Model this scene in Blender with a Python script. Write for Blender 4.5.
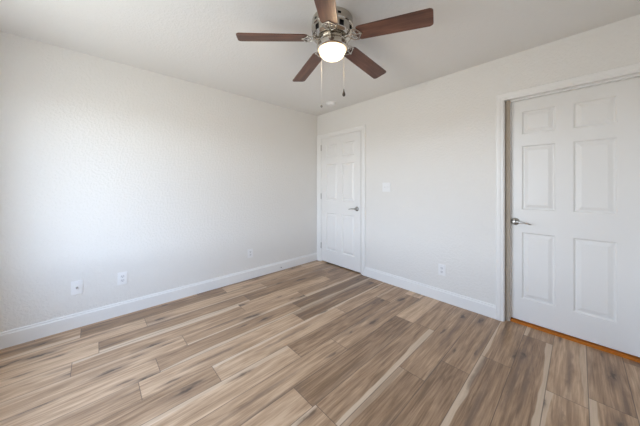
import bpy, bmesh, math, random
from mathutils import Vector, Matrix

C = bpy.context.scene
COL = C.collection
for o in list(bpy.data.objects):
    bpy.data.objects.remove(o)
PI = math.pi

# ------------------------------------------------------------------ camera
cd = bpy.data.cameras.new('camera')
cam = bpy.data.objects.new('camera', cd)
COL.objects.link(cam)
cam.location = (3.0273, -2.7618, 1.2476)
cam.rotation_euler = (PI / 2, 0, 0.82010513)
cd.sensor_width = 36
cd.sensor_fit = 'HORIZONTAL'
cd.lens = 241.236 / 640 * 36
cd.shift_y = -(213 - 186.24) / 640
cd.clip_start = 0.02
C.camera = cam

# ------------------------------------------------------------------ view
C.view_settings.view_transform = 'Standard'
C.view_settings.look = 'None'
C.view_settings.gamma = 1
C.view_settings.use_curve_mapping = False
C.view_settings.exposure = 0.60

C.cycles.diffuse_bounces = 10
C.cycles.max_bounces = 14

# ------------------------------------------------------------------ sky
W = bpy.data.worlds.new('sky')
C.world = W
W.use_nodes = True
nt = W.node_tree
nt.nodes.clear()
wo = nt.nodes.new('ShaderNodeOutputWorld')
bg = nt.nodes.new('ShaderNodeBackground')
tc = nt.nodes.new('ShaderNodeTexCoord')
sx = nt.nodes.new('ShaderNodeSeparateXYZ')
mr = nt.nodes.new('ShaderNodeMapRange')
mr.inputs[1].default_value = -1
mr.inputs[2].default_value = 1
rp = nt.nodes.new('ShaderNodeValToRGB')
el = rp.color_ramp.elements
el[0].position = 0.0
el[0].color = (0.42, 0.42, 0.42, 1)
el[1].position = 1.0
el[1].color = (0.66, 0.88, 1.30, 1)
for pos, col in ((0.500, (0.46, 0.455, 0.45, 1)), (0.515, (1.32, 1.42, 1.60, 1)), (0.55, (1.20, 1.32, 1.52, 1)), (0.60, (0.62, 0.75, 0.98, 1))):
    e = el.new(pos)
    e.color = col
nt.links.new(tc.outputs['Generated'], sx.inputs[0])
nt.links.new(sx.outputs['Z'], mr.inputs[0])
nt.links.new(mr.outputs[0], rp.inputs[0])
nt.links.new(rp.outputs[0], bg.inputs['Color'])
bg.inputs['Strength'].default_value = 8.0
nt.links.new(bg.outputs[0], wo.inputs[0])

# room measures (metres)
RX, RY, RH = 3.70, -3.45, 2.44        # right wall, window wall, ceiling
WT = 0.115                            # wall thickness
WX0, WX1, WZ0, WZ1 = 0.62, 2.42, 0.62, 2.07   # window opening

# the window's portal (guides sky light through the pane, adds none)
ld = bpy.data.lights.new('window_portal', 'AREA')
ld.shape = 'RECTANGLE'
ld.size = WX1 - WX0
ld.size_y = WZ1 - WZ0
ld.cycles.is_portal = True
lo = bpy.data.objects.new('window_portal', ld)
COL.objects.link(lo)
lo.location = ((WX0 + WX1) / 2, RY - WT - 0.02, (WZ0 + WZ1) / 2)
lo.rotation_euler = (PI / 2, 0, 0)    # -Z of the lamp looks along +Y, into the room


# ------------------------------------------------------------------ helpers
def tag(o, label=None, cat=None, group=None, kind=None):
    if label: o['label'] = label
    if cat: o['category'] = cat
    if group: o['group'] = group
    if kind: o['kind'] = kind
    return o


def finish(name, bm, mats, parent=None, smooth=None):
    me = bpy.data.meshes.new(name)
    bm.normal_update()
    bm.to_mesh(me)
    bm.free()
    for m in (mats if isinstance(mats, (list, tuple)) else [mats]):
        me.materials.append(m)
    if smooth is not None:
        me.polygons.foreach_set('use_smooth', [True] * len(me.polygons))
        me.set_sharp_from_angle(angle=math.radians(smooth))
    o = bpy.data.objects.new(name, me)
    COL.objects.link(o)
    if parent: o.parent = parent
    return o


def empty(name, loc, label, cat, group=None, rot=(0, 0, 0)):
    o = bpy.data.objects.new(name, None)
    o.empty_display_size = 0.05
    COL.objects.link(o)
    o.location = loc
    o.rotation_euler = rot
    return tag(o, label, cat, group)


def copy_thing(o, parent=None):
    c = o.copy()
    COL.objects.link(c)
    c.parent = parent
    for ch in list(o.children):
        copy_thing(ch, c)
    return c


def box(bm, x0, x1, y0, y1, z0, z1, mi=0, M=None):
    v = [bm.verts.new((x, y, z)) for x in (x0, x1) for y in (y0, y1) for z in (z0, z1)]
    if M:
        for q in v: q.co = M @ q.co
    for f in ((0, 1, 3, 2), (4, 6, 7, 5), (0, 4, 5, 1), (2, 3, 7, 6), (0, 2, 6, 4), (1, 5, 7, 3)):
        bm.faces.new([v[i] for i in f]).material_index = mi
    return v


def bbox_bevel(bm, x0, x1, y0, y1, z0, z1, r, seg=2):
    """box with bevelled edges added to bm"""
    t = bmesh.new()
    box(t, x0, x1, y0, y1, z0, z1)
    bmesh.ops.bevel(t, geom=t.edges[:], offset=r, segments=seg, profile=0.5, affect='EDGES')
    merge(bm, t)


def merge(bm, t, M=None):
    vm = {}
    for v in t.verts:
        vm[v] = bm.verts.new(M @ v.co if M else v.co)
    for f in t.faces:
        try:
            n = bm.faces.new([vm[v] for v in f.verts])
            n.material_index = f.material_index
        except ValueError:
            pass
    t.free()


def lathe(bm, prof, seg=48, M=None, skip=None, mi=0):
    rings = []
    for r, z in prof:
        if r < 1e-6:
            rings.append([bm.verts.new((0, 0, z))])
        else:
            rings.append([bm.verts.new((r * math.cos(2 * PI * k / seg), r * math.sin(2 * PI * k / seg), z)) for k in range(seg)])
    for i in range(len(prof) - 1):
        a, b = rings[i], rings[i + 1]
        for k in range(seg):
            if skip and skip(i, k): continue
            k2 = (k + 1) % seg
            if len(a) == 1 and len(b) == 1: continue
            if len(a) == 1: f = [a[0], b[k2], b[k]]
            elif len(b) == 1: f = [a[k], a[k2], b[0]]
            else: f = [a[k], a[k2], b[k2], b[k]]
            bm.faces.new(f).material_index = mi
    if M:
        for ring in rings:
            for v in ring: v.co = M @ v.co


def tube(bm, pts, rad, seg=10, flat=1.0, up=Vector((0, 0, 1)), cap=True):
    """swept tube; rad a number or list; flat squashes it along up"""
    pts = [Vector(p) for p in pts]
    n = len(pts)
    rads = rad if isinstance(rad, (list, tuple)) else [rad] * n
    rings = []
    for i, p in enumerate(pts):
        t = (pts[min(i + 1, n - 1)] - pts[max(i - 1, 0)]).normalized()
        s = t.cross(up)
        if s.length < 1e-4: s = t.cross(Vector((1, 0, 0)))
        s.normalize()
        u = s.cross(t).normalized()
        rings.append([bm.verts.new(p + s * rads[i] * math.cos(2 * PI * k / seg) + u * rads[i] * flat * math.sin(2 * PI * k / seg)) for k in range(seg)])
    for i in range(n - 1):
        for k in range(seg):
            k2 = (k + 1) % seg
            bm.faces.new([rings[i][k], rings[i][k2], rings[i + 1][k2], rings[i + 1][k]])
    if cap:
        bm.faces.new(rings[0][::-1])
        bm.faces.new(rings[-1])


def loft_x(bm, prof, x0, x1, M=None):
    """closed profile of (y,z) extruded along x"""
    a = [bm.verts.new((x0, y, z)) for y, z in prof]
    b = [bm.verts.new((x1, y, z)) for y, z in prof]
    if M:
        for v in a + b: v.co = M @ v.co
    n = len(prof)
    for i in range(n):
        j = (i + 1) % n
        bm.faces.new([a[i], a[j], b[j], b[i]])
    bm.faces.new(a[::-1])
    bm.faces.new(b)


def fix(bm):
    bmesh.ops.recalc_face_normals(bm, faces=bm.faces[:])


# ------------------------------------------------------------------ materials
class N:
    """tiny node-building helper"""
    def __init__(s, name):
        s.m = bpy.data.materials.new(name)
        s.m.use_nodes = True
        s.t = s.m.node_tree
        s.b = s.t.nodes['Principled BSDF']

    def n(s, kind, **kw):
        nd = s.t.nodes.new('ShaderNode' + kind)
        for k, v in kw.items(): setattr(nd, k, v)
        return nd

    def l(s, a, b): s.t.links.new(a, b)

    def math(s, op, a, b=None, c=None, clamp=False):
        nd = s.n('Math', operation=op, use_clamp=clamp)
        for i, q in enumerate((a, b, c)):
            if q is None: continue
            if isinstance(q, (int, float)): nd.inputs[i].default_value = q
            else: s.l(q, nd.inputs[i])
        return nd.outputs[0]

    def mix(s, fac, a, b, blend='MIX'):
        nd = s.n('Mix', data_type='RGBA', blend_type=blend)
        for i, q in ((0, fac), (6, a), (7, b)):
            if isinstance(q, (int, float)): nd.inputs[i].default_value = q
            elif isinstance(q, tuple): nd.inputs[i].default_value = q if len(q) == 4 else q + (1,)
            else: s.l(q, nd.inputs[i])
        return nd.outputs[2]

    def step(s, v, lo, hi):
        nd = s.n('MapRange', interpolation_type='SMOOTHSTEP')
        s.l(v, nd.inputs[0])
        nd.inputs[1].default_value = lo
        nd.inputs[2].default_value = hi
        return nd.outputs[0]

    def noise(s, vec, scale, detail=2, rough=0.5, dist=0.0):
        nd = s.n('TexNoise')
        s.l(vec, nd.inputs['Vector'])
        nd.inputs['Scale'].default_value = scale
        nd.inputs['Detail'].default_value = detail
        nd.inputs['Roughness'].default_value = rough
        nd.inputs['Distortion'].default_value = dist
        return nd.outputs['Fac']

    def comb(s, x, y, z):
        nd = s.n('CombineXYZ')
        for i, q in enumerate((x, y, z)):
            if isinstance(q, (int, float)): nd.inputs[i].default_value = q
            else: s.l(q, nd.inputs[i])
        return nd.outputs[0]

    def bump(s, h, strength, dist):
        nd = s.n('Bump')
        nd.inputs['Strength'].default_value = strength
        nd.inputs['Distance'].default_value = dist
        s.l(h, nd.inputs['Height'])
        s.l(nd.outputs[0], s.b.inputs['Normal'])

    def setp(s, **kw):
        for k, v in kw.items():
            s.b.inputs[k.replace('_', ' ')].default_value = v
        return s


def painted(name, col, rough, bump=0.0, scale=90, bdist=0.002, spec=0.5):
    a = N(name)
    a.setp(Base_Color=col + (1,), Roughness=rough, Specular_IOR_Level=spec)
    tcn = a.n('TexCoord').outputs['Object']
    f = a.noise(tcn, 3.0, 2)
    a.l(a.mix(a.math('MULTIPLY', f, 0.04), col, tuple(c * 0.9 for c in col)), a.b.inputs['Base Color'])
    if bump:
        # knock-down / orange-peel texture
        h1 = a.noise(tcn, scale, 3, 0.55, 0.4)
        h = a.step(h1, 0.42, 0.62)
        a.bump(h, bump, bdist)
    return a.m


def metal(name, col, rough):
    a = N(name)
    a.setp(Base_Color=col + (1,), Metallic=1.0, Roughness=rough)
    f = a.noise(a.n('TexCoord').outputs['Object'], 60, 2)
    a.l(a.math('ADD', a.math('MULTIPLY', f, 0.08), rough - 0.04), a.b.inputs['Roughness'])
    return a.m


def plain(name, col, rough=0.5, metallic=0.0):
    a = N(name)
    f = a.noise(a.n('TexCoord').outputs['Object'], 25, 2)
    a.l(a.mix(a.math('MULTIPLY', f, 0.15), col, tuple(c * 0.85 for c in col)), a.b.inputs['Base Color'])
    a.setp(Roughness=rough, Metallic=metallic)
    return a.m


WALL = painted('wall_paint', (0.795, 0.780, 0.752), 0.5, 0.4, 48, 0.003)
CEIL = painted('ceiling_paint', (0.82, 0.812, 0.79), 0.75, 0.4, 60)
TRIM = painted('trim_paint', (0.85, 0.845, 0.83), 0.32)
DOOR = painted('door_paint', (0.83, 0.822, 0.805), 0.36, 0.06, 140, 0.001)
PLATE = plain('white_plastic', (0.86, 0.86, 0.86), 0.3)
SLOT = plain('dark_slot', (0.02, 0.02, 0.02), 0.6)
RECEPT = plain('receptacle_plastic', (0.78, 0.78, 0.79), 0.3)
NICKEL = metal('satin_nickel', (0.42, 0.41, 0.39), 0.28)
CHROME = metal('brushed_nickel', (0.56, 0.52, 0.46), 0.13)
BLACK = plain('black_inside', (0.012, 0.011, 0.01), 0.7)
DARKFOB = plain('dark_wood_fob', (0.05, 0.03, 0.022), 0.35)
CHAINW = plain('pale_chain', (0.75, 0.72, 0.66), 0.35, 0.3)
CHAIND = plain('nickel_chain', (0.30, 0.28, 0.25), 0.4, 0.6)
STRIP = plain('tan_weatherstrip', (0.40, 0.34, 0.27), 0.7)
RUBBER = plain('grey_rubber', (0.22, 0.21, 0.20), 0.6)


def make_floor_mat():
    a = N('plank_floor')
    uv = a.n('UVMap', uv_map='plank').outputs[0]      # u along plank (m), v across (m)
    s = a.n('SeparateXYZ')
    a.l(uv, s.inputs[0])
    u, v = s.outputs[0], s.outputs[1]
    pid = a.n('Attribute', attribute_name='plank_id').outputs['Fac']
    tone = a.n('Attribute', attribute_name='plank_tone').outputs['Fac']
    plen = a.n('Attribute', attribute_name='plank_length').outputs['Fac']
    pu = a.n('Attribute', attribute_name='plank_cut').outputs['Fac']
    seed = a.math('MULTIPLY', pid, 17.31)
    # grain fields
    slow = a.noise(a.comb(a.math('MULTIPLY', v, 1.0), a.math('MULTIPLY', u, 0.10), seed), 9, 3, 0.5, 0.6)
    rings = a.math('SINE', a.math('MULTIPLY', slow, 46.0))
    rings = a.math('MULTIPLY_ADD', rings, 0.5, 0.5)
    fine = a.noise(a.comb(v, a.math('MULTIPLY', u, 0.035), seed), 150, 4, 0.65)
    mid = a.noise(a.comb(v, a.math('MULTIPLY', u, 0.055), seed), 34, 5, 0.68, 0.5)
    mid = a.step(mid, 0.12, 0.88)
    g = a.math('ADD', a.math('MULTIPLY', mid, 0.52), a.math('MULTIPLY', fine, 0.48))
    g = a.math('ADD', g, 0.0)
    g = a.math('ADD', g, a.math('MULTIPLY', a.math('SUBTRACT', rings, 0.5), 0.11))
    g = a.math('ADD', g, a.math('MULTIPLY', a.math('SUBTRACT', tone, 0.5), 0.85))
    ramp = a.n('ValToRGB')
    e = ramp.color_ramp.elements
    e[0].position, e[0].color = 0.20, (0.190, 0.110, 0.058, 1)
    e[1].position, e[1].color = 0.86, (0.660, 0.468, 0.305, 1)
    for pos, col in ((0.40, (0.318, 0.196, 0.113, 1)), (0.54, (0.428, 0.277, 0.165, 1)), (0.68, (0.540, 0.363, 0.228, 1))):
        q = e.new(pos); q.color = col
    a.l(g, ramp.inputs[0])
    col = ramp.outputs[0]
    # cream sapwood running along one side of some planks
    wob = a.noise(a.comb(a.math('MULTIPLY', v, 0.6), a.math('MULTIPLY', u, 0.5), seed), 2.4, 3, 0.5)
    vn = a.math('DIVIDE', v, 0.1775)
    rnd = a.n('TexWhiteNoise', noise_dimensions='1D')
    a.l(pid, rnd.inputs['W'])
    side = a.math('GREATER_THAN', rnd.outputs['Value'], 0.5)
    vs = a.math('ADD', a.math('MULTIPLY', side, vn), a.math('MULTIPLY', a.math('SUBTRACT', 1.0, side), a.math('SUBTRACT', 1.0, vn)))
    sapf = a.math('ADD', vs, a.math('MULTIPLY', a.math('SUBTRACT', wob, 0.5), 0.60))
    rc = a.n('SeparateColor')
    a.l(rnd.outputs['Color'], rc.inputs[0])
    amt = a.step(rc.outputs[1], 0.3, 0.95)
    sap = a.math('MULTIPLY', a.step(sapf, 0.81, 0.845), a.math('MULTIPLY', amt, 0.75))
    col = a.mix(sap, col, a.mix(fine, (0.60, 0.45, 0.31), (0.74, 0.59, 0.44)))
    # knots (dark core, soft halo) and long mineral streaks
    nz = a.noise(a.comb(v, a.math('MULTIPLY', u, 0.4), seed), 26, 3, 0.6)
    dz = a.math('MULTIPLY', a.math('SUBTRACT', nz, 0.5), 0.30)
    for sv, su, bands, pr in ((5.0, 1.5, ((0.02, 0.11, (0.060, 0.036, 0.024), 0.85), (0.05, 0.28, (0.165, 0.105, 0.070), 0.55)), 0.58),
                              (9.0, 1.9, ((0.02, 0.12, (0.075, 0.046, 0.031), 0.65), (0.04, 0.24, (0.180, 0.115, 0.077), 0.40)), 0.80),
                              (13.0, 0.75, ((0.03, 0.34, (0.160, 0.100, 0.066), 0.70),), 0.60)):
        vo = a.n('TexVoronoi', voronoi_dimensions='2D')
        a.l(a.comb(a.math('ADD', a.math('MULTIPLY_ADD', v, sv, a.math('MULTIPLY', pid, 3.71)), dz), a.math('ADD', a.math('MULTIPLY_ADD', u, su, a.math('MULTIPLY', pid, 1.37)), dz), 0.0), vo.inputs['Vector'])
        vo.inputs['Scale'].default_value = 1.0
        vc = a.n('SeparateColor')
        a.l(vo.outputs['Color'], vc.inputs[0])
        on = a.math('GREATER_THAN', vc.outputs[0], pr)
        for lo_, hi_, cc, st in bands[::-1]:
            k = a.math('SUBTRACT', 1.0, a.step(vo.outputs['Distance'], lo_, hi_))
            col = a.mix(a.math('MULTIPLY', a.math('MULTIPLY', k, on), st), col, cc)
    # micro-bevel seams between planks
    dv = a.math('MINIMUM', v, a.math('SUBTRACT', 0.1775, v))
    du = a.math('MINIMUM', pu, a.math('SUBTRACT', plen, pu))
    d = a.math('MINIMUM', dv, du)
    seam = a.math('SUBTRACT', 1.0, a.step(d, 0.0008, 0.0030))
    col = a.mix(a.math('MULTIPLY', seam, 0.75), col, (0.085, 0.055, 0.040))
    a.l(col, a.b.inputs['Base Color'])
    a.l(a.math('MULTIPLY_ADD', fine, 0.14, 0.27), a.b.inputs['Roughness'])
    a.setp(Specular_IOR_Level=0.5)
    a.bump(a.math('SUBTRACT', a.math('MULTIPLY', fine, 0.25), seam), 0.22, 0.0012)
    return a.m


def make_blade_mat():
    a = N('walnut_blade')
    s = a.n('SeparateXYZ')
    a.l(a.n('TexCoord').outputs['Object'], s.inputs[0])
    x, y = s.outputs[0], s.outputs[1]
    oi = a.n('ObjectInfo').outputs['Random']
    sd = a.math('MULTIPLY', oi, 9.0)
    sl = a.noise(a.comb(a.math('MULTIPLY', x, 0.12), y, sd), 26, 3, 0.55, 0.5)
    fi = a.noise(a.comb(a.math('MULTIPLY', x, 0.05), y, sd), 160, 4, 0.6)
    g = a.math('ADD', a.math('MULTIPLY', sl, 0.65), a.math('MULTIPLY', fi, 0.35))
    r = a.n('ValToRGB')
    e = r.color_ramp.elements
    e[0].position, e[0].color = 0.30, (0.052, 0.021, 0.014, 1)
    e[1].position, e[1].color = 0.72, (0.215, 0.098, 0.060, 1)
    q = e.new(0.5); q.color = (0.118, 0.050, 0.032, 1)
    a.l(g, r.inputs[0])
    a.l(r.outputs[0], a.b.inputs['Base Color'])
    a.setp(Roughness=0.38)
    a.bump(fi, 0.08, 0.001)
    return a.m


def make_threshold_mat():
    a = N('orange_strip')
    s = a.n('SeparateXYZ')
    a.l(a.n('TexCoord').outputs['Object'], s.inputs[0])
    f = a.noise(a.comb(a.math('MULTIPLY', s.outputs[0], 0.15), s.outputs[1], s.outputs[2]), 60, 3, 0.6)
    a.l(a.mix(f, (0.38, 0.105, 0.006), (0.66, 0.22, 0.016)), a.b.inputs['Base Color'])  # saturated orange, finely streaked along the strip
    a.setp(Roughness=0.5)
    return a.m


FLOOR = make_floor_mat()
BLADE = make_blade_mat()
ORANGE = make_threshold_mat()

a = N('opal_glass')
a.setp(Base_Color=(0.85, 0.80, 0.72, 1), Roughness=0.25, Emission_Color=(1.0, 0.80, 0.56, 1), Emission_Strength=0.36)
tr = a.n('BsdfTranslucent')
tr.inputs['Color'].default_value = (0.95, 0.90, 0.82, 1)
tp = a.n('BsdfTransparent')
tp.inputs['Color'].default_value = (1.0, 0.95, 0.88, 1)
m1 = a.n('MixShader')
m1.inputs[0].default_value = 0.012
a.l(a.b.outputs[0], m1.inputs[1])
a.l(tr.outputs[0], m1.inputs[2])
ms = a.n('MixShader')
ms.inputs[0].default_value = 0.07
a.l(m1.outputs[0], ms.inputs[1])
a.l(tp.outputs[0], ms.inputs[2])
a.l(ms.outputs[0], a.t.nodes['Material Output'].inputs[0])
BOWL = a.m

a = N('lit_bulb')
a.setp(Base_Color=(1, 1, 1, 1), Emission_Color=(1.0, 0.80, 0.55, 1), Emission_Strength=9.0)
BULB = a.m

a = N('window_glass')
tp = a.n('BsdfTransparent')
tp.inputs['Color'].default_value = (0.95, 0.97, 0.97, 1)
gl = a.n('BsdfGlossy')
gl.inputs['Roughness'].default_value = 0.02
ms = a.n('MixShader')
ms.inputs[0].default_value = 0.06
a.l(tp.outputs[0], ms.inputs[1])
a.l(gl.outputs[0], ms.inputs[2])
a.l(ms.outputs[0], a.t.nodes['Material Output'].inputs[0])
PANE = a.m


def struct(name, bm, mats, label, cat, parent=None, smooth=None):
    fix(bm)
    o = finish(name, bm, mats, parent, smooth)
    return tag(o, label, cat, None, 'structure')


# ------------------------------------------------------------------ floor
random.seed(11)
PW, PL = 0.1775, 1.22
fy0, fy1, fx0, fx1 = RY - 0.01, 0.95, -0.01, RX + 0.01
bm = bmesh.new()
uvl = bm.loops.layers.uv.new('plank')
lid = bm.faces.layers.float.new('plank_id')
lto = bm.faces.layers.float.new('plank_tone')
lle = bm.faces.layers.float.new('plank_length')
lcu = bm.loops.layers.float.new('plank_cut')
# end joints seen in the photograph: row counted from the right door's seam at x=3.067
joint = {0: -0.74, 2: -0.676, 3: -0.948, 4: -1.22, 5: -0.62, 6: -1.861, 7: -1.35, 8: -1.66, 10: -2.56, 11: -2.44,
         12: -2.23, 13: -2.88, 14: -2.74, 16: -2.85, 1: -1.35, 9: -0.95, 15: -1.2, 17: -1.9}
tones = {(0, 0): 0.62, (0, 1): 0.58, (2, 0): 0.46, (2, 1): 0.36, (3, 0): 0.45, (3, 1): 0.30, (4, 0): 0.50, (4, 1): 0.35,
         (6, 0): 0.30, (6, 1): 0.62, (8, 0): 0.36, (8, 1): 0.60, (13, 0): 0.50, (14, 0): 0.40, (14, 1): 0.74, (16, 0): 0.32,
         (16, 1): 0.55, (11, 0): 0.42, (11, 1): 0.62, (12, 0): 0.56, (10, 0): 0.60, (10, 1): 0.45, (1, 0): 0.36, (-1, 0): 0.42,
         (5, 0): 0.46, (5, 1): 0.40, (7, 0): 0.48, (7, 1): 0.55, (9, 0): 0.52, (9, 1): 0.62, (12, 1): 0.60, (13, 1): 0.66, (15, 1): 0.60}
n = 0
k = -4
while True:
    xr = 3.067 - PW * k
    xl = xr - PW
    if xr < fx0: break
    if xl < fx1:
        jy = joint.get(k, -random.random() * PL)
        m = math.floor((jy - fy0) / PL) + 1
        y = jy - m * PL
        while y < fy1:
            a0, a1 = max(y, fy0), min(y + PL, fy1)
            x0, x1 = max(xl, fx0), min(xr, fx1)
            if a1 - a0 > 0.002 and x1 - x0 > 0.002:
                vs = [bm.verts.new(p) for p in ((x0, a0, 0), (x1, a0, 0), (x1, a1, 0), (x0, a1, 0))]
                f = bm.faces.new(vs)
                idx = round((jy - y) / PL)          # 0 = plank beyond the joint, 1 = nearer the window
                f[lid] = n * 0.731 + 1.0
                f[lto] = tones.get((k, idx), min(0.85, max(0.15, random.gauss(0.50, 0.15))))
                f[lle] = PL
                off = random.random() * 8
                for lp in f.loops:
                    lp[uvl].uv = (lp.vert.co.y - y + off, lp.vert.co.x - xl)
                    lp[lcu] = lp.vert.co.y - y
                n += 1
            y += PL
    k += 1
# closed underside so the floor is a slab
box(bm, fx0, fx1, fy0, fy1, -0.05, -0.002)
me_floor = finish('floor', bm, FLOOR)
tag(me_floor, 'brown wood plank floor with cream streaks and dark knots', 'floor', None, 'structure')

# ------------------------------------------------------------------ walls and ceiling
bm = bmesh.new()
box(bm, -WT, RX + WT, RY - WT, 1.0, RH, RH + 0.1)
struct('ceiling', bm, CEIL, 'textured white ceiling around the fan', 'ceiling')

bm = bmesh.new()
box(bm, -WT, 0, RY - WT, 1.0, 0, RH)
struct('wall_left', bm, WALL, 'white textured wall with three low plates, left of the corner', 'wall')

bm = bmesh.new()
box(bm, RX, RX + WT, RY - WT, 1.0, 0, RH)
struct('wall_right', bm, WALL, 'white wall beside the right door, out of frame', 'wall')

D1 = (0.090, 0.923, 2.045)     # left door rough opening: x0, x1, top
D2 = (2.548, 3.345, 2.046)     # right door opening
bm = bmesh.new()
for x0, x1, z0 in ((0, D1[0], 0), (D1[0], D1[1], D1[2]), (D1[1], D2[0], 0), (D2[0], D2[1], D2[2]), (D2[1], RX, 0)):
    box(bm, x0, x1, 0, WT, z0, RH)
struct('wall_back', bm, WALL, 'white wall holding both doors, switch and one outlet', 'wall')

bm = bmesh.new()
for x0, x1, z0, z1 in ((0, WX0, 0, RH), (WX1, RX, 0, RH), (WX0, WX1, 0, WZ0), (WX0, WX1, WZ1, RH)):
    box(bm, x0, x1, RY - WT, RY, z0, z1)
struct('wall_front', bm, WALL, 'white wall with the window, behind the camera', 'wall')

# added unseen walls behind the doors, keeping outside light from the gaps
bm = bmesh.new()
box(bm, 1.25, 1.30, WT, 0.95, 0, RH)
box(bm, 0, RX, 0.95, 1.0, 0, RH)
struct('wall_backing', bm, WALL, 'added plain wall closing off the unseen spaces behind the doors', 'wall')

# window: frame, two sashes, panes
bm = bmesh.new()
fw = 0.045
yo0, yo1 = RY - 0.095, RY - 0.045
for x0, x1, z0, z1 in ((WX0, WX0 + fw, WZ0, WZ1), (WX1 - fw, WX1, WZ0, WZ1), (WX0 + fw, WX1 - fw, WZ0, WZ0 + fw), (WX0 + fw, WX1 - fw, WZ1 - fw, WZ1),
                       ((WX0 + WX1) / 2 - 0.02, (WX0 + WX1) / 2 + 0.02, WZ0 + fw, WZ1 - fw)):
    box(bm, x0, x1, yo0, yo1, z0, z1)
win = struct('window_1', bm, TRIM, 'white framed sliding window in the wall behind the camera', 'window')
for x0, x1 in ((WX0 + fw, (WX0 + WX1) / 2 - 0.02), ((WX0 + WX1) / 2 + 0.02, WX1 - fw)):
    bm = bmesh.new()
    box(bm, x0, x1, RY - 0.072, RY - 0.068, WZ0 + fw, WZ1 - fw)
    fix(bm)
    finish('pane', bm, PANE, win)
bm = bmesh.new()
box(bm, WX0 - 0.03, WX1 + 0.03, RY, RY + 0.02, WZ0 - 0.022, WZ0 - 0.001)
fix(bm)
finish('window_sill', bm, TRIM, win)

# ------------------------------------------------------------------ baseboards
BP = [(0, 0), (-0.014, 0), (-0.014, 0.102), (-0.011, 0.108), (-0.008, 0.110), (-0.008, 0.121), (-0.005, 0.126), (0, 0.126)]


def baseboard(name, x0, x1, M, label):
    bm = bmesh.new()
    loft_x(bm, BP, x0, x1, M)
    struct(name, bm, TRIM, label, 'baseboard')


baseboard('baseboard_back', 0.998, 2.4985, None, 'white baseboard between the two doors')
baseboard('baseboard_corner', 3.4025, RX - 0.0145, None, 'short white baseboard right of the recessed door')
baseboard('baseboard_left', RY, 0, Matrix.Rotation(PI / 2, 4, 'Z'), 'white baseboard along the left wall')
baseboard('baseboard_front', -RX + 0.014, -0.014, Matrix.Translation((0, RY, 0)) @ Matrix.Rotation(PI, 4, 'Z'), 'white baseboard under the window')
baseboard('baseboard_right', 0, -RY, Matrix.Translation((RX, 0, 0)) @ Matrix.Rotation(-PI / 2, 4, 'Z'), 'white baseboard along the right wall')

# ------------------------------------------------------------------ door trim
# casing profile: (distance from opening edge, projection from wall)
CP = [(0.0, 0.0), (0.0, 0.009), (0.006, 0.012), (0.018, 0.0125), (0.022, 0.016), (0.040, 0.018), (0.050, 0.018), (0.057, 0.013), (0.057, 0.0)]


def casing(bm, x0, x1, top, left_w=1.0, right_w=1.0):
    """mitred casing round an opening, inner edge x0..x1, top; left_w scales the left leg (scribed to a corner)"""
    n = len(CP)
    paths = []
    for d, p in CP:
        pl = d * left_w
        pr = d * right_w
        paths.append([(x0 - pl, -p, 0.0), (x0 - pl, -p, top + d * 1.12), (x1 + pr, -p, top + d * 1.12), (x1 + pr, -p, 0.0)])
    V = [[bm.verts.new(q) for q in row] for row in paths]
    for i in range(n):
        j = (i + 1) % n
        for s in range(3):
            bm.faces.new([V[i][s], V[j][s], V[j][s + 1], V[i][s + 1]])
    bm.faces.new([V[i][0] for i in range(n)])
    bm.faces.new([V[i][3] for i in range(n)][::-1])


# left door: casing, jamb flush with the slab
bm = bmesh.new()
casing(bm, D1[0] + 0.004, D1[1] + 0.018, D1[2] - 0.003, 0.0935 / 0.0575, 1.0)
box(bm, D1[0], D1[0] + 0.008, 0, WT, 0, D1[2] - 0.008)
box(bm, D1[1] - 0.004, D1[1], 0, WT, 0, D1[2] - 0.008)
box(bm, D1[0], D1[1], 0, WT, D1[2] - 0.008, D1[2])
struct('trim_1', bm, TRIM, 'white casing and jamb around the left door in the corner', 'door trim')

# right door: casing, jamb, stop
JY = 0.083                       # face of the recessed slab
bm = bmesh.new()
casing(bm, 2.5555, 3.3445, 2.039)
jl, jr, jt = 2.5605, D2[1] - 0.006, D2[2] - 0.005
box(bm, D2[0], jl, 0, WT, 0, jt)
box(bm, jr, D2[1], 0, WT, 0, jt)
box(bm, D2[0], D2[1], 0, WT, jt, D2[2])
box(bm, jl, jl + 0.036, 0.046, JY - 0.002, 0, jt)
box(bm, jr - 0.012, jr, 0.046, JY - 0.002, 0, jt)
box(bm, jl + 0.036, jr - 0.012, 0.046, JY - 0.002, jt - 0.013, jt)
struct('trim_2', bm, TRIM, 'white casing, jamb and stop around the recessed right door', 'door trim')

bm = bmesh.new()
box(bm, jl + 0.001, jl + 0.0365, 0.036, 0.046, 0, jt - 0.001)
bmesh.ops.bevel(bm, geom=bm.edges[:], offset=0.002, segments=2, affect='EDGES')
fix(bm)
ws = finish('weatherstrip', bm, STRIP, bpy.data.objects['trim_2'], 40)
ws['label'] = 'tan weatherstrip along the stop'

bm = bmesh.new()
box(bm, jl, jr, 0.050, 0.130, 0.0, 0.015)
bmesh.ops.bevel(bm, geom=[e for e in bm.edges if abs(e.verts[0].co.z - 0.015) < 1e-5 and abs(e.verts[1].co.z - 0.015) < 1e-5 and e.verts[0].co.y < 0.06 and e.verts[1].co.y < 0.06], offset=0.004, segments=2, affect='EDGES')
struct('threshold', bm, ORANGE, 'orange strip on the floor under the right door', 'threshold')


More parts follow.
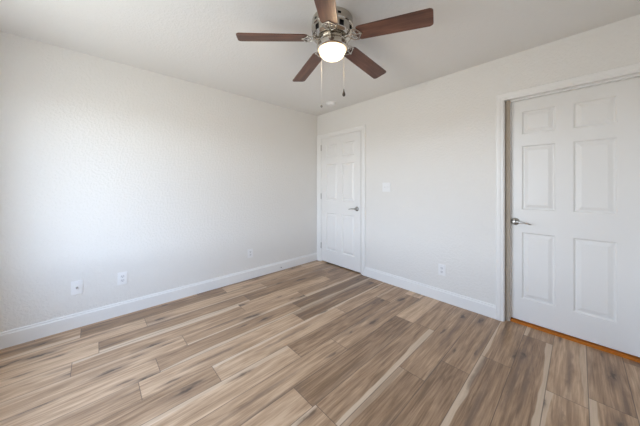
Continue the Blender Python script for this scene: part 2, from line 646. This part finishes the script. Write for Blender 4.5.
# ------------------------------------------------------------------ six-panel doors
def panel_door(name, w, h, th, label, panels_x, panels_z):
    """slab standing on z=0, hinge edge x=0, front face y=0, thickness to +y"""
    bm = bmesh.new()
    xs = sorted({0.0, w} | {c for p in panels_x for c in p})
    zs = sorted({0.0, h} | {c for p in panels_z for c in p})
    G = {}

    def gv(x, z):
        if (x, z) not in G: G[(x, z)] = bm.verts.new((x, 0, z))
        return G[(x, z)]
    for i in range(len(xs) - 1):
        for j in range(len(zs) - 1):
            if (xs[i], xs[i + 1]) in panels_x and (zs[j], zs[j + 1]) in panels_z:
                x0, x1, z0, z1 = xs[i], xs[i + 1], zs[j], zs[j + 1]
                prev = [gv(x0, z0), gv(x1, z0), gv(x1, z1), gv(x0, z1)]
                for ins, dep in ((0.005, 0.006), (0.010, 0.0115), (0.018, 0.0115), (0.043, 0.0025), (0.045, 0.0020)):
                    cur = [bm.verts.new(q) for q in ((x0 + ins, dep, z0 + ins), (x1 - ins, dep, z0 + ins), (x1 - ins, dep, z1 - ins), (x0 + ins, dep, z1 - ins))]
                    for a_ in range(4):
                        b_ = (a_ + 1) % 4
                        bm.faces.new([prev[a_], prev[b_], cur[b_], cur[a_]])
                    prev = cur
                bm.faces.new(prev)
            else:
                bm.faces.new([gv(xs[i], zs[j]), gv(xs[i + 1], zs[j]), gv(xs[i + 1], zs[j + 1]), gv(xs[i], zs[j + 1])])
    # back and edges
    b = {}
    for x in xs:
        for z in zs:
            if x in (0.0, w) or z in (0.0, h): b[(x, z)] = bm.verts.new((x, th, z))
    for i in range(len(xs) - 1):
        for z in (0.0, h):
            bm.faces.new([gv(xs[i], z), gv(xs[i + 1], z), b[(xs[i + 1], z)], b[(xs[i], z)]])
    for j in range(len(zs) - 1):
        for x in (0.0, w):
            bm.faces.new([gv(x, zs[j]), gv(x, zs[j + 1]), b[(x, zs[j + 1])], b[(x, zs[j])]])
    ring = [b[(x, 0.0)] for x in xs] + [b[(w, z)] for z in zs[1:]] + [b[(x, h)] for x in xs[::-1][1:]] + [b[(0.0, z)] for z in zs[::-1][1:-1]]
    bm.faces.new(ring)
    return struct(name, bm, DOOR, label, 'door')


def door_handle(parent, x, z, sign, droop):
    """lever set on the front face (y=0): rose, neck and lever pointing along sign*x"""
    bm = bmesh.new()
    M = Matrix.Translation((x, 0, z)) @ Matrix.Rotation(PI / 2, 4, 'X')
    lathe(bm, [(0, 0), (0.0335, 0), (0.0335, 0.004), (0.031, 0.009), (0.024, 0.0135), (0.015, 0.0165), (0.013, 0.022), (0.0125, 0.042), (0.0135, 0.046), (0.0135, 0.056), (0.010, 0.061), (0, 0.062)], 32, M)
    fix(bm)
    h = finish('door_handle', bm, NICKEL, parent, 35)
    h['label'] = 'satin nickel lever handle'
    bm = bmesh.new()
    pts, rad = [], []
    for i in range(13):
        t = i / 12
        pts.append((x + sign * (0.004 + 0.116 * t), -0.051 - 0.004 * math.sin(t * PI), z - droop * t ** 1.3 + 0.004 * math.sin(t * PI)))
        rad.append(0.0082 * (1 - t) + 0.0050 * t if i < 12 else 0.003)
    tube(bm, pts, rad, 12, 0.75, Vector((0, 1, 0)))
    fix(bm)
    finish('lever', bm, NICKEL, h, 40)
    return h


PZ = [(0.203, 0.803), (1.010, 1.588), (1.693, 1.900)]
d1w = 0.8125
PX1 = [(0.112, 0.3565), (0.456, 0.7005)]
door1 = panel_door('door_1', d1w, 2.018, 0.035, 'white six-panel door in the far corner with visible hinges', PX1, [(z0 - 0.002, z1 - 0.002) for z0, z1 in PZ])
door1.location = (0.1005, 0.001, 0.0165)
door_handle(door1, 0.748, 0.905, -1, 0.012)
for hz in (0.20, 1.02, 1.82):
    bm = bmesh.new()
    lathe(bm, [(0, 0), (0.0062, 0), (0.0062, 0.089), (0, 0.089)], 16, Matrix.Translation((-0.002, -0.0062, hz)))
    lathe(bm, [(0, 0.089), (0.004, 0.090), (0.005, 0.093), (0.003, 0.097), (0, 0.098)], 12, Matrix.Translation((-0.002, -0.0062, hz)))
    fix(bm)
    hg = finish('hinge', bm, NICKEL, door1, 40)

d2w = 0.762
PX2 = [(0.106, 0.325), (0.430, 0.6545)]
door2 = panel_door('door_2', d2w, 2.004, 0.032, 'white six-panel door at the right set back behind its stop', PX2, PZ)
door2.location = (2.5685, JY, 0.0255)
door_handle(door2, 0.058, 0.897, 1, 0.013)


# ------------------------------------------------------------------ electrical plates
def plate_mesh(w, h, t=0.007):
    bm = bmesh.new()
    # cover plate lies in the x-z plane, front towards -y, slightly domed edge
    t2 = bmesh.new()
    box(t2, -w / 2, w / 2, -t, 0, -h / 2, h / 2)
    ed = [e for e in t2.edges if all(abs(v.co.y + t) < 1e-6 for v in e.verts)]
    bmesh.ops.bevel(t2, geom=ed, offset=0.0025, segments=2, affect='EDGES')
    merge(bm, t2)
    fix(bm)
    return bm


def screw(parent, x, z, y):
    bm = bmesh.new()
    lathe(bm, [(0, 0), (0.0036, 0), (0.0033, 0.0008), (0, 0.0012)], 14, Matrix.Translation((x, y, z)) @ Matrix.Rotation(PI / 2, 4, 'X'))
    fix(bm)
    finish('screw', bm, PLATE, parent, 40)


def outlet(loc, rz, label):
    r = empty('wall_outlet', loc, label, 'outlet', None, (0, 0, rz))
    finish('cover_plate', plate_mesh(0.074, 0.118), PLATE, r, 40)
    for s in (-1, 1):
        bm = bmesh.new()
        z = s * 0.0195
        prof = []
        for i in range(32):                      # duplex face: round with flattened top and bottom
            an = 2 * PI * i / 32
            prof.append((0.0172 * math.cos(an), max(-0.0142, min(0.0142, 0.0172 * math.sin(an)))))
        a_ = [bm.verts.new((px, -0.0065, z + pz)) for px, pz in prof]
        b_ = [bm.verts.new((px * 0.97, -0.0088, z + pz * 0.97)) for px, pz in prof]
        for i in range(32):
            j = (i + 1) % 32
            bm.faces.new([a_[i], a_[j], b_[j], b_[i]])
        bm.faces.new(b_)
        fix(bm)
        f = finish('receptacle', bm, RECEPT, r, 40)
        bm = bmesh.new()
        for sx_, hh in ((-0.0063, 0.0085), (0.0063, 0.0068)):
            box(bm, sx_ - 0.0012, sx_ + 0.0012, -0.0091, -0.0082, z + 0.0035 - hh / 2, z + 0.0035 + hh / 2)
        lathe(bm, [(0, 0), (0.0026, 0), (0.0026, 0.0009), (0, 0.0009)], 12, Matrix.Translation((0, -0.0082, z - 0.0075)) @ Matrix.Rotation(PI / 2, 4, 'X'))
        fix(bm)
        finish('slots', bm, SLOT, f)
    screw(r, 0, 0, -0.007)
    return r


outlet((2.014, 0, 0.338), 0, 'white duplex outlet low on the wall between the two doors')
outlet((0, -2.566, 0.353), PI / 2, 'white duplex outlet on the left wall, right of the cable jack plate')
outlet((0, -1.228, 0.342), PI / 2, 'white outlet on the left wall nearest the corner')

r = empty('cable_plate', (0, -2.878, 0.353), 'white cable jack plate with a protruding connector, leftmost on the left wall', 'wall plate', None, (0, 0, PI / 2))
finish('cover_plate', plate_mesh(0.074, 0.118), PLATE, r, 40)
bm = bmesh.new()
MX = Matrix.Translation((0.0, -0.005, 0.0)) @ Matrix.Rotation(PI / 2, 4, 'X')
lathe(bm, [(0, 0), (0.0085, 0), (0.0085, 0.004), (0.0052, 0.0045), (0.0052, 0.026), (0.0045, 0.027), (0, 0.027)], 12, MX)
fix(bm)
c = finish('coaxial_jack', bm, NICKEL, r, 30)
c['label'] = 'metal screw-on cable connector'
for z in (-0.042, 0.042): screw(r, 0, z, -0.007)

r = empty('light_switch', (1.331, 0, 1.236), 'white double toggle light switch on the wall right of the corner door', 'light switch')
finish('cover_plate', plate_mesh(0.116, 0.118), PLATE, r, 40)
for s, up in ((-1, 1), (1, -1)):
    bm = bmesh.new()
    box(bm, s * 0.023 - 0.0052, s * 0.023 + 0.0052, -0.0078, -0.0065, -0.012, 0.012)
    fix(bm)
    sl = finish('switch_slot', bm, RECEPT, r)
    bm = bmesh.new()
    M = Matrix.Translation((s * 0.023, -0.0072, 0)) @ Matrix.Rotation(up * 0.45, 4, 'X')
    t2 = bmesh.new()
    box(t2, -0.0040, 0.0040, -0.014, 0.0, -0.0042, 0.0042)
    bmesh.ops.bevel(t2, geom=t2.edges[:], offset=0.001, segments=2, affect='EDGES')
    merge(bm, t2, M)
    fix(bm)
    finish('toggle', bm, PLATE, r, 40)
    for z in (-0.030, 0.030): screw(r, s * 0.023, z, -0.007)

# small dark bumper on the baseboard near the corner
bm = bmesh.new()
lathe(bm, [(0, 0), (0.0065, 0), (0.0065, 0.002), (0.004, 0.004), (0.004, 0.008), (0.0055, 0.009), (0.0055, 0.012), (0.004, 0.014), (0, 0.014)], 20,
      Matrix.Rotation(PI / 2, 4, 'Y'))
fix(bm)
ds = finish('door_stop', bm, RUBBER, None, 40)
ds.location = (0.014, -0.742, 0.043)
tag(ds, 'tiny dark door stop on the left baseboard near the corner', 'door stop')

# ------------------------------------------------------------------ smoke detector
sd = empty('smoke_detector', (0.614, -0.295, RH), 'round white smoke detector on the ceiling near the corner', 'smoke detector')
bm = bmesh.new()
lathe(bm, [(0, 0), (0.068, 0), (0.068, -0.010), (0.066, -0.012), (0, -0.012)], 48)
fix(bm)
finish('mounting_base', bm, PLATE, sd, 35)
bm = bmesh.new()
lathe(bm, [(0.064, -0.012), (0.064, -0.020), (0.060, -0.030), (0.052, -0.036), (0.030, -0.040), (0.028, -0.038), (0.012, -0.038), (0.010, -0.041), (0, -0.041)], 48)
fix(bm)
finish('cover', bm, PLATE, sd, 35)

# ------------------------------------------------------------------ ceiling fan
FX, FY = 1.8166, -1.5108
fan = empty('ceiling_fan', (FX, FY, RH), 'five-blade ceiling fan with walnut blades, nickel housing and lit bowl lamp', 'ceiling fan')
SEG = 80


def vent(i, k):
    # upper slots in profile row 3, lower ones in row 7
    if i == 8: return (k % 8) in (2, 3, 4)
    if i == 3: return (k % 16) in (9, 10)
    return False


bm = bmesh.new()
HP = [(0.0, 0.0), (0.1435, 0.0), (0.1455, -0.003), (0.1455, -0.028), (0.1455, -0.044), (0.150, -0.048), (0.150, -0.062), (0.1445, -0.068), (0.1445, -0.082),
      (0.1425, -0.118), (0.132, -0.129), (0.118, -0.135), (0.060, -0.137), (0.0, -0.137)]
lathe(bm, HP, SEG, None, vent)
fix(bm)
hs = finish('motor_housing', bm, CHROME, fan, 30)
bm = bmesh.new()
lathe(bm, [(0, -0.012), (0.132, -0.012), (0.132, -0.118), (0, -0.118)], 48)
fix(bm)
mo = finish('motor_core', bm, BLACK, hs, 30)
mo['label'] = 'dark motor seen through the vent slots'
bm = bmesh.new()
lathe(bm, [(0.0, -0.137), (0.092, -0.137), (0.096, -0.141), (0.096, -0.154), (0.091, -0.159), (0.056, -0.160), (0.056, -0.166), (0, -0.166)], 48)
fix(bm)
finish('rotor', bm, CHROME, fan, 30)

HB = 2.3106 - RH           # blade plane at the axis
DROOP = 0.0832             # blades slope down outwards
PH = 0.3480
PIT = -0.1975
BW = 0.130


def blade_mesh():
    bm = bmesh.new()
    x0, x1, hw = 0.178, 0.662, BW / 2
    prof = []

    def corner(cx, cy, r, a0, a1, n=7):
        for i in range(n):
            an = a0 + (a1 - a0) * i / (n - 1)
            prof.append((cx + r * math.cos(an), cy + r * math.sin(an)))
    hr = 0.058                                    # slightly narrower at the root
    rr, rt = 0.030, 0.020
    corner(x0 + rr, -hr + rr, rr, PI, 1.5 * PI)
    corner(x1 - rt, -hw + rt, rt, 1.5 * PI, 2 * PI)
    corner(x1 - rt, hw - rt, rt, 0, 0.5 * PI)
    corner(x0 + rr, hr - rr, rr, 0.5 * PI, PI)
    lo_ = [bm.verts.new((x, y, 0.0)) for x, y in prof]
    hi_ = [bm.verts.new((x, y, 0.0065)) for x, y in prof]
    n_ = len(prof)
    for i in range(n_):
        j = (i + 1) % n_
        bm.faces.new([lo_[i], lo_[j], hi_[j], hi_[i]])
    fl = bm.faces.new(lo_[::-1])
    fh = bm.faces.new(hi_)
    bmesh.ops.bevel(bm, geom=list(fl.edges) + list(fh.edges), offset=0.0018, segments=2, affect='EDGES')
    fix(bm)
    return bm


def iron_mesh():
    """cast scroll-work blade arm lying just under the blade root"""
    bm = bmesh.new()
    z = -0.004
    # stem from the rotor
    tube(bm, [(0.088, 0, -0.008), (0.100, 0, -0.009), (0.112, 0, -0.007), (0.122, 0, z), (0.136, 0, z)], [0.011, 0.010, 0.009, 0.0085, 0.007], 10, 0.5)
    # two outer scrolls opening into a heart
    for s in (-1, 1):
        pts = []
        for i in range(19):
            t = i / 18
            pts.append((0.122 + 0.092 * t, s * 0.046 * math.sin(PI * min(1, t * 1.02)) ** 0.75, z))
        tube(bm, pts, 0.0046, 8, 0.8)
        # inner curl
        pts = []
        for i in range(17):
            an = PI * 1.1 + 1.75 * PI * i / 16
            rr = 0.0150 - 0.0055 * i / 16
            pts.append((0.168 + rr * math.cos(an), s * (0.0215 + rr * math.sin(an)), z))
        tube(bm, pts, 0.0032, 8, 0.8)
    tube(bm, [(0.130, 0, z), (0.168, 0, z), (0.216, 0, z)], [0.0055, 0.0036, 0.005], 8, 0.8)
    for x, y in SCREWS:
        lathe(bm, [(0, z - 0.0035), (0.0075, z - 0.0035), (0.0085, z - 0.001), (0.0085, z + 0.0035), (0, z + 0.0035)], 16, Matrix.Translation((x, y, 0)))
    fix(bm)
    return bm


SCREWS = ((0.216, 0), (0.184, 0.044), (0.184, -0.044))
irons, blades = [], []
for k in range(5):
    an = PH + k * 2 * PI / 5
    if k == 0:
        ir = finish('blade_arm', iron_mesh(), CHROME, fan, 40)
        bl = finish('blade', blade_mesh(), BLADE, fan, 35)
        for x, y in SCREWS:
            bm = bmesh.new()
            lathe(bm, [(0, -0.0100), (0.003, -0.0096), (0.0042, -0.0076), (0, -0.0074)], 12, Matrix.Translation((x, y, 0)))
            fix(bm)
            finish('screw', bm, CHROME, ir, 40)
    else:
        ir, bl = irons[0].copy(), blades[0].copy()
        for q in (ir, bl): COL.objects.link(q)
        for s1 in irons[0].children:
            s2 = s1.copy()
            COL.objects.link(s2)
            s2.parent = ir
        ir.parent = bl.parent = fan
    R = Matrix.Translation((0, 0, HB)) @ Matrix.Rotation(an, 4, 'Z') @ Matrix.Rotation(DROOP, 4, 'Y') @ Matrix.Rotation(PIT, 4, 'X')
    for q in (ir, bl): q.matrix_local = R
    irons.append(ir)
    blades.append(bl)

# lamp: pan, bowl, bulb
bm = bmesh.new()
lathe(bm, [(0, -0.164), (0.060, -0.164), (0.096, -0.167), (0.108, -0.171), (0.1125, -0.178), (0.1125, -0.196), (0.111, -0.205), (0.106, -0.211), (0.101, -0.213), (0.098, -0.211), (0.098, -0.204), (0.0, -0.190)], 64)
fix(bm)
finish('lamp_pan', bm, CHROME, fan, 30)
bm = bmesh.new()
prof = [(0.0955, -0.203), (0.0955, -0.212)]
for i in range(1, 15):
    t = i / 14 * PI / 2
    prof.append((0.0955 * math.cos(t) if i < 14 else 0.0, -0.212 - 0.072 * math.sin(t)))
lathe(bm, prof, 64)
fix(bm)
bowl = finish('glass_bowl', bm, BOWL, fan, 60)
bowl['label'] = 'glowing white glass lamp bowl'
bm = bmesh.new()
lathe(bm, [(0, -0.191), (0.012, -0.193), (0.014, -0.205), (0.024, -0.222), (0.026, -0.236), (0.018, -0.250), (0, -0.256)], 24)
fix(bm)
bulb = finish('bulb', bm, BULB, fan, 60)
pl = bpy.data.lights.new('fan_lamp', 'POINT')
pl.energy = 14.0
pl.color = (1.0, 0.80, 0.55)
pl.shadow_soft_size = 0.03
po = bpy.data.objects.new('fan_lamp', pl)
COL.objects.link(po)
po.parent = fan
po.location = (0, 0, -0.268)

# pull chains
fwd = Vector((-math.sin(0.82010513), math.cos(0.82010513), 0))
rgt = Vector((math.cos(0.82010513), math.sin(0.82010513), 0))


def chain(off, far, z1, mat, fobmat, pale):
    o = rgt * off + fwd * far
    bm = bmesh.new()
    n_ = 60
    pts, rad = [], []
    z0 = -0.186
    for q in (0.90, 0.99):
        pts.append((o.x * q, o.y * q, z0)); rad.append(0.003)
    for i in range(n_ * 2):
        t = i / (n_ * 2 - 1)
        pts.append((o.x, o.y, z0 - 0.004 + (z1 - z0 + 0.004) * t))
        rad.append(0.0011 if i % 2 else 0.0006)
    tube(bm, pts, rad, 6)
    fix(bm)
    c = finish('pull_chain', bm, mat, fan, 60)
    bm = bmesh.new()
    M = Matrix.Translation((o.x, o.y, z1))
    if pale:
        lathe(bm, [(0, 0.002), (0.004, 0), (0.0075, -0.006), (0.009, -0.012), (0.0075, -0.018), (0.003, -0.022), (0, -0.0225)], 16, M)
    else:
        lathe(bm, [(0, 0.004), (0.0028, 0.003), (0.0035, -0.008), (0.006, -0.020), (0.0108, -0.034), (0.0118, -0.041), (0.0095, -0.049), (0.004, -0.053), (0, -0.0535)], 20, M)
    fix(bm)
    f = finish('fob', bm, fobmat, c, 60)
    return c


c1 = chain(-0.0774, 0.091, 1.866 - RH, CHAINW, CHAIND, True)
c1['label'] = 'pale pull chain ending in a small round fob'
c2 = chain(0.0905, 0.078, 1.977 - RH, CHAIND, DARKFOB, False)
c2['label'] = 'pull chain with a dark teardrop fob'
